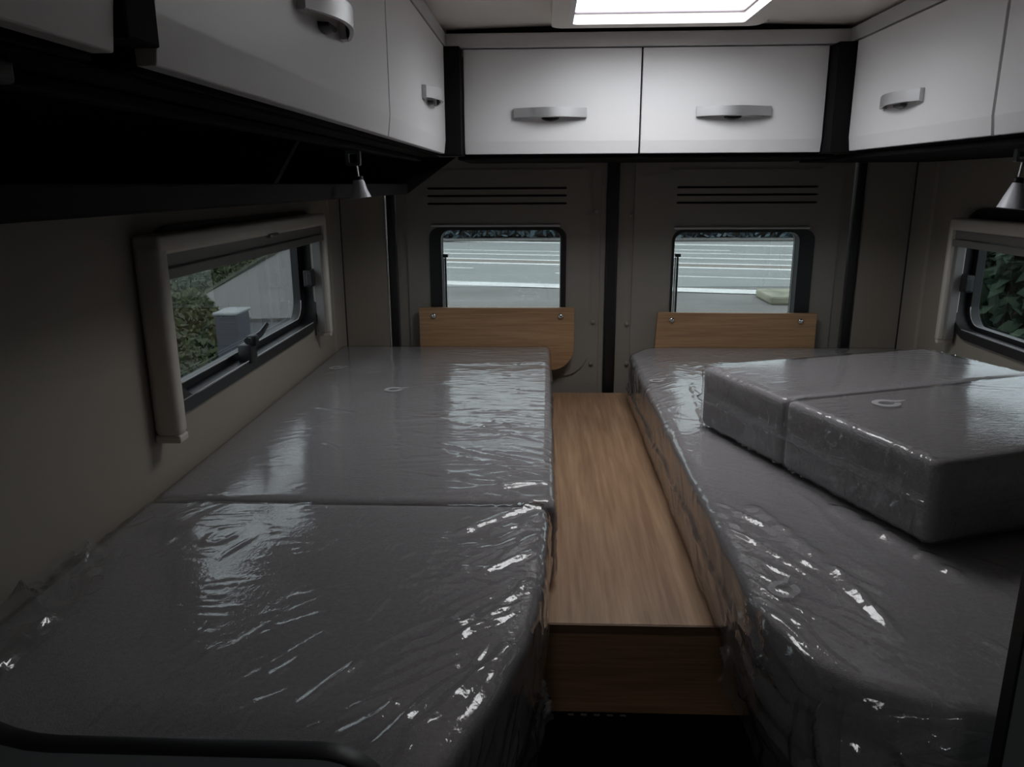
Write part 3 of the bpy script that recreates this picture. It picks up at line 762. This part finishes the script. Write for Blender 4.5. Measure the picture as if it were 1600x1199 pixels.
# the two loose cushions lying across the right bed
CU = Vector((.338, -.941)); CV = Vector((.941, .338)); CA = Vector((.352, 1.655)); HC = .129
def cushion(label, u0, u1, seed, marks):
    dims = (.602, u1-u0, HC)
    def warp(P):
        Q = P.copy(); u = u1-P[:, 1]; v = P[:, 0]
        Q[:, 0] = CA.x+CU.x*u+CV.x*v; Q[:, 1] = CA.y+CU.y*u+CV.y*v; Q[:, 2] = ZM+HM+.012+P[:, 2]; return Q
    def h(P, N, B):
        x, y, z = P.T; v, u = B[:, 0], B[:, 1]; top = sst(.6, .95, N[:, 2])
        a = streaks(x, y, -.1, .14, .025, seed)*.0010*sst(.30, .45, v)+streaks(x, y, .2, .10, .02, seed+1)*.0010*sst(.12, .02, v)+.0011*pn(x/.2, y/.2, seed+2)
        zz = z-(ZM+HM)
        s_ = (1-top)*(.012*ridge(zz-.074-.006*pn(u/.06, u*0, seed+3), .005)+.006*streaks(u, zz, 1.45, .08, .022, seed+4)+.004*np.abs(pn(u/.05, zz/.05, seed+5)))
        return a*top+s_
    c = CA+CU*((u0+u1)/2)+CV*.32
    return mattress('seat_cushion', label, dims, warp, h, FILM_A, r=.010, step=.0045, loc=(c.x, c.y, ZM+HM+.006), marks=marks, dome=.003)
cushion('wrapped grey cushion on the right bed, the rear one of the pair', 0, .289, 61, ())
t, wrap_c2 = cushion('wrapped grey cushion on the right bed, the front one of the pair', .2895, .636, 71, ((.613, 1.345, .022, .2, ZM+HM+.012+HC+.0075),))

# loose flaps of film at the corners
def flap(parent, corners, nu, nv, amp, seed, sgn=1, off=.004):
    """crumpled sheet between four corners (c00,c10,c11,c01)"""
    u, v = np.meshgrid(np.linspace(0, 1, nu), np.linspace(0, 1, nv), indexing='ij')
    c = [np.array(k) for k in corners]
    P = (c[0][None, None]*((1-u)*(1-v))[..., None]+c[1][None, None]*(u*(1-v))[..., None]+c[2][None, None]*(u*v)[..., None]+c[3][None, None]*((1-u)*v)[..., None])
    n = np.cross(c[1]-c[0], c[3]-c[0]); n = n/np.linalg.norm(n)
    lu = np.linalg.norm(c[1]-c[0]); lv = np.linalg.norm(c[3]-c[0])
    x, y = u*lu, v*lv
    e = np.minimum(1, 6*np.minimum(v, .25))
    d = amp*(np.abs(pn(x/.07, y/.06, seed))*1.6-.4+1.2*streaks(x, y, .9, .12, .05, seed+1)+.9*streaks(x, y, 2.2, .1, .05, seed+2)+.15*pn(x/.03, y/.03, seed+3))*e
    P = P+n[None, None]*(sgn*(d+off*e))[..., None]
    idx = np.arange(nu*nv).reshape(nu, nv)
    F = np.stack([idx[:-1, :-1], idx[1:, :-1], idx[1:, 1:], idx[:-1, 1:]], -1).reshape(-1, 4)
    return link('loose_flap', npmesh(P.reshape(-1, 3), F), FILM_FLAP, parent, True)
flap(wrap_lf, [(-.012, .96, .955), (-.105, .58, .955), (-.085, .57, .66), (.008, .97, .74)], 70, 50, .010, 81)
flap(wrap_rb, [(.277, 1.02, .93), (.330, .745, .955), (.322, .725, .68), (.274, 1.0, .80)], 60, 50, .010, 91, -1, .006)
flap(wrap_rb, [(.330, .735, .955), (.62, .655, .955), (.63, .635, .70), (.325, .72, .66)], 80, 60, .022, 95, -1, .006)
q = lambda u, v, z: (CA.x+CU.x*u+CV.x*v, CA.y+CU.y*u+CV.y*v, z)
flap(wrap_lf, [(-.684, 1.04, .986), (-.684, .62, .990), (-.575, .60, .981), (-.61, 1.0, .979)], 70, 24, .012, 103, 1, .0)
flap(wrap_c2, [q(.617, .006, 1.115), q(.60, -.004, .985), q(.635, .045, .985), q(.628, .055, 1.11)], 34, 30, .012, 99, 1, .004)

# ================================================================== NEAR PARTITIONS
# bed end panel, lower left
prof = [(XL, 0), (-.112, 0), (-.112, 1.015)]
for k in range(9):
    t_ = PI/2*k/8; prof.append((-.172+.06*math.cos(t_), 1.020+.06*math.sin(t_)))
for k in range(10):
    t_ = -PI/2-PI/2*k/9*.95; prof.append((-.378+.11*math.cos(t_), 1.190+.11*math.sin(t_)))
prof += [(-.50, 1.30), (-.52, 1.47), (XL, 1.47)]
t = thing('bed_end_panel', 'slate grey partition with black rounded edge at the foot of the left bed', 'partition', (-.4, .493, 0))
b = BM(); prism(b, prof, 'y', .486, .500); obj('panel', b, M['panelgrey'], t)
b = BM(); pts = prof[2:-1]
rows = []
for i, p in enumerate(pts):
    a_ = Vector(pts[max(i-1, 0)]); c_ = Vector(pts[min(i+1, len(pts)-1)]); d = (c_-a_).normalized(); n = Vector((d.y, -d.x))
    cen = Vector(p); rows.append([b.verts.new((cen.x+n.x*o_, yy, cen.y+n.y*o_)) for o_, yy in ((-.001, .4845), (.0015, .4845), (.0025, .487), (.0025, .499), (.0015, .5015), (-.001, .5015))])
for r0, r1 in zip(rows, rows[1:]):
    for k in range(6): b.faces.new((r0[k], r0[(k+1) % 6], r1[(k+1) % 6], r1[k]))
b.faces.new(rows[0]); b.faces.new(rows[-1][::-1])
obj('edge_band', b, M['black'], t, 'auto')
t = thing('wardrobe_panel', 'dark partition with black edge at the bottom right corner', 'partition', (.8, .59, 0))
obj('panel', box(BM(), .4045, XR, .585, .600, 0, 1.88), M['panelgrey'], t)
obj('edge_band', box(BM(), .402, .4046, .5845, .6005, 0, 1.88, .0008), M['black'], t)

# ================================================================== OUTSIDE
G = -.70
gr = obj('ground', box(BM(), -45, 45, -20, 60, G-.2, G), M['apron']); gr['kind'] = 'structure'
road = struct('road', (0, 22, G))
obj('carriageway', box(BM(), -45, 45, 16.9, 30.2, G, G+.012), M['asphalt'], road)
def line_piece(x0, y0, x1, y1, wd):
    b = BM(); d = Vector((x1-x0, y1-y0)).normalized(); n = Vector((-d.y, d.x))*wd/2
    prism(b, [(x0+n.x, y0+n.y), (x0-n.x, y0-n.y), (x1-n.x, y1-n.y), (x1+n.x, y1+n.y)], 'z', G+.012, G+.020); obj('lane_line', b, M['paint'], road)
sl = -.235     # the lines run slightly towards the van on the right
L = lambda y0, xa, xb, wd: line_piece(xa, y0+sl*xa, xb, y0+sl*xb, wd)
L(17.05, -14, 14, .62); L(22.9, -14, 14, .22); L(21.75, -14, 14, .30); L(24.6, -14, 14, .22)
L(20.3, -9, -1.9, .14); L(19.6, .3, 7, .12); L(26.3, 3.0, 9, .18); L(27.6, 4.2, 6.2, .2); L(26.0, -14, 2, .12)
L(30.0, -16, 16, .45)
b = BM(); prism(b, [(-14, 22.0-sl*-0+3.3), (-14, 22.75+3.3), (14, 22.75-3.3), (14, 22.0-3.3)], 'z', G+.010, G+.016); obj('median_strip', b, M['median'], road)
b = BM(); box(b, -11.5, 30, 30.6, 31.0, G, G+.07, .02); o = obj('kerb', b, M['concrete']); tag(o, 'pale low kerb on the far side of the road', 'kerb')
b = BM(); box(b, 4.22, 5.8, 14.35, 15.45, G, G+.16, .04); o = obj('kerb_block', b, M['mossy']); tag(o, 'pale concrete block outside the right rear window', 'block')

def leaf_cloud(n, fn, size, seed):
    r = np.random.RandomState(seed); c = fn(r, n)
    a = r.rand(n)*2*PI; b_ = (r.rand(n)-.5)*2.2
    t = np.stack([np.cos(a)*np.cos(b_), np.sin(a)*np.cos(b_), np.sin(b_)], 1)
    o = r.randn(n, 3); s_ = np.cross(t, o); s_ /= np.linalg.norm(s_, axis=1, keepdims=True)+1e-9
    sz = size*(.6+.8*r.rand(n))[:, None]
    P = np.stack([c-t*sz, c+s_*sz*.45, c+t*sz, c-s_*sz*.45], 1).reshape(-1, 3)
    return npmesh(P, np.arange(4*n).reshape(-1, 4))
def hedge(label, x0, x1, y0, y1, h, n, size, m, seed, nseg=6):
    t = thing('hedge', label, 'hedge', ((x0+x1)/2, (y0+y1)/2, G))
    def fn(r, n_):
        x = x0+(x1-x0)*r.rand(n_); y = y0+(y1-y0)*r.rand(n_)
        hh = h*(.80+.25*pn(x/1.1, y/1.1, seed)); return np.stack([x, y, G+hh*r.rand(n_)**.8], 1)
    o = link('foliage', leaf_cloud(n, fn, size, seed), m, t, kind='stuff')
    b = BM(); box(b, x0+.3, x1-.3, y0+.3*(y1-y0), y1-.2*(y1-y0), G, G+h*.62, .2); obj('dark_core', b, M['bark'], t)
    return t
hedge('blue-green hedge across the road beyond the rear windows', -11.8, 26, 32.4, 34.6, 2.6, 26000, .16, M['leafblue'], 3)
hedge('leafy green hedge close outside the right side window', 5.2, 7.4, 3.5, 13.2, 2.3, 24000, .13, M['leaf'], 4)
hedge('tall green hedge at the back of the verge outside the left side window', -16.5, -12.4, 6, 34, 3.4, 26000, .20, M['leaf'], 5)
# grass verge rising to the left
vg = struct('verge', (-8, 14, G))
b = BM(); pts = [(-2.3, 3), (-3.75, 9.0), (-5.25, 12.5), (-6.9, 15.4), (-9.9, 31.5), (-14, 31.5), (-14, 3)]
hz = lambda x, y: G+.02+.07*max(0, -6.2-x)
A = [b.verts.new((x, y, hz(x, y))) for x, y in pts]; B2 = [b.verts.new((x, y, G-.05)) for x, y in pts]
b.faces.new(A); b.faces.new(B2[::-1])
for i in range(len(A)): b.faces.new((A[i], B2[i], B2[(i+1) % 7], A[(i+1) % 7]))
obj('bank', b, M['grass'], vg)
def gfn(r, n):
    x = -14+11.6*r.rand(n); y = 3+24*r.rand(n); k = x < np.interp(y, [3, 9.0, 12.5, 15.4, 31.5], [-2.3, -3.75, -5.25, -6.9, -9.9])-.08; x = np.where(k, x, -11-3*r.rand(n)); z = G+.02+.07*np.maximum(0, -6.2-x)
    return np.stack([x, y, z+.12*r.rand(n)], 1)
link('grass', leaf_cloud(60000, gfn, .07, 8), M['blades'], vg, kind='stuff')
dv = struct('driveway', (-5, 20, G))
b = BM(); prism(b, [(-5.3, 12.55), (-3.7, 12.75), (-4.7, 31), (-9.9, 31), (-6.9, 15.3)], 'z', G, G+.05); obj('concrete_slab', b, M['concrete'], dv)
b = BM(); prism(b, [(-4.85, 12.35), (-3.5, 12.55), (-3.5, 12.72), (-4.85, 12.52)], 'z', G, G+.07); obj('kerb', b, M['concrete'], dv)
b = BM(); prism(b, [(-3.6, 8.8), (-1.6, 8.8), (-2.6, 12.5), (-5.15, 12.3)], 'z', G, G+.015); obj('dark_patch', b, M['soil'], dv)
t = thing('utility_box', 'grey utility box on the verge outside the left side window', 'utility box', (-3.2, 7.55, G))
b = BM(); box(b, -3.17, -2.96, 7.20, 7.56, G, .285, .015); obj('cabinet', b, M['boxgrey'], t)
b = BM(); box(b, -3.185, -2.945, 7.185, 7.575, .285, .315, .012); obj('lid', b, M['panelgrey'], t)
t = thing('gate_post', 'dark fence post at the end of the verge', 'post', (-9.3, 24, G))
b = BM(); box(b, -9.42, -9.18, 23.9, 24.1, G, .55, .02); obj('shaft', b, M['bark'], t)
b = BM(); box(b, -9.47, -9.13, 23.85, 24.15, .55, .62, .02); obj('cap', b, M['concrete'], t)
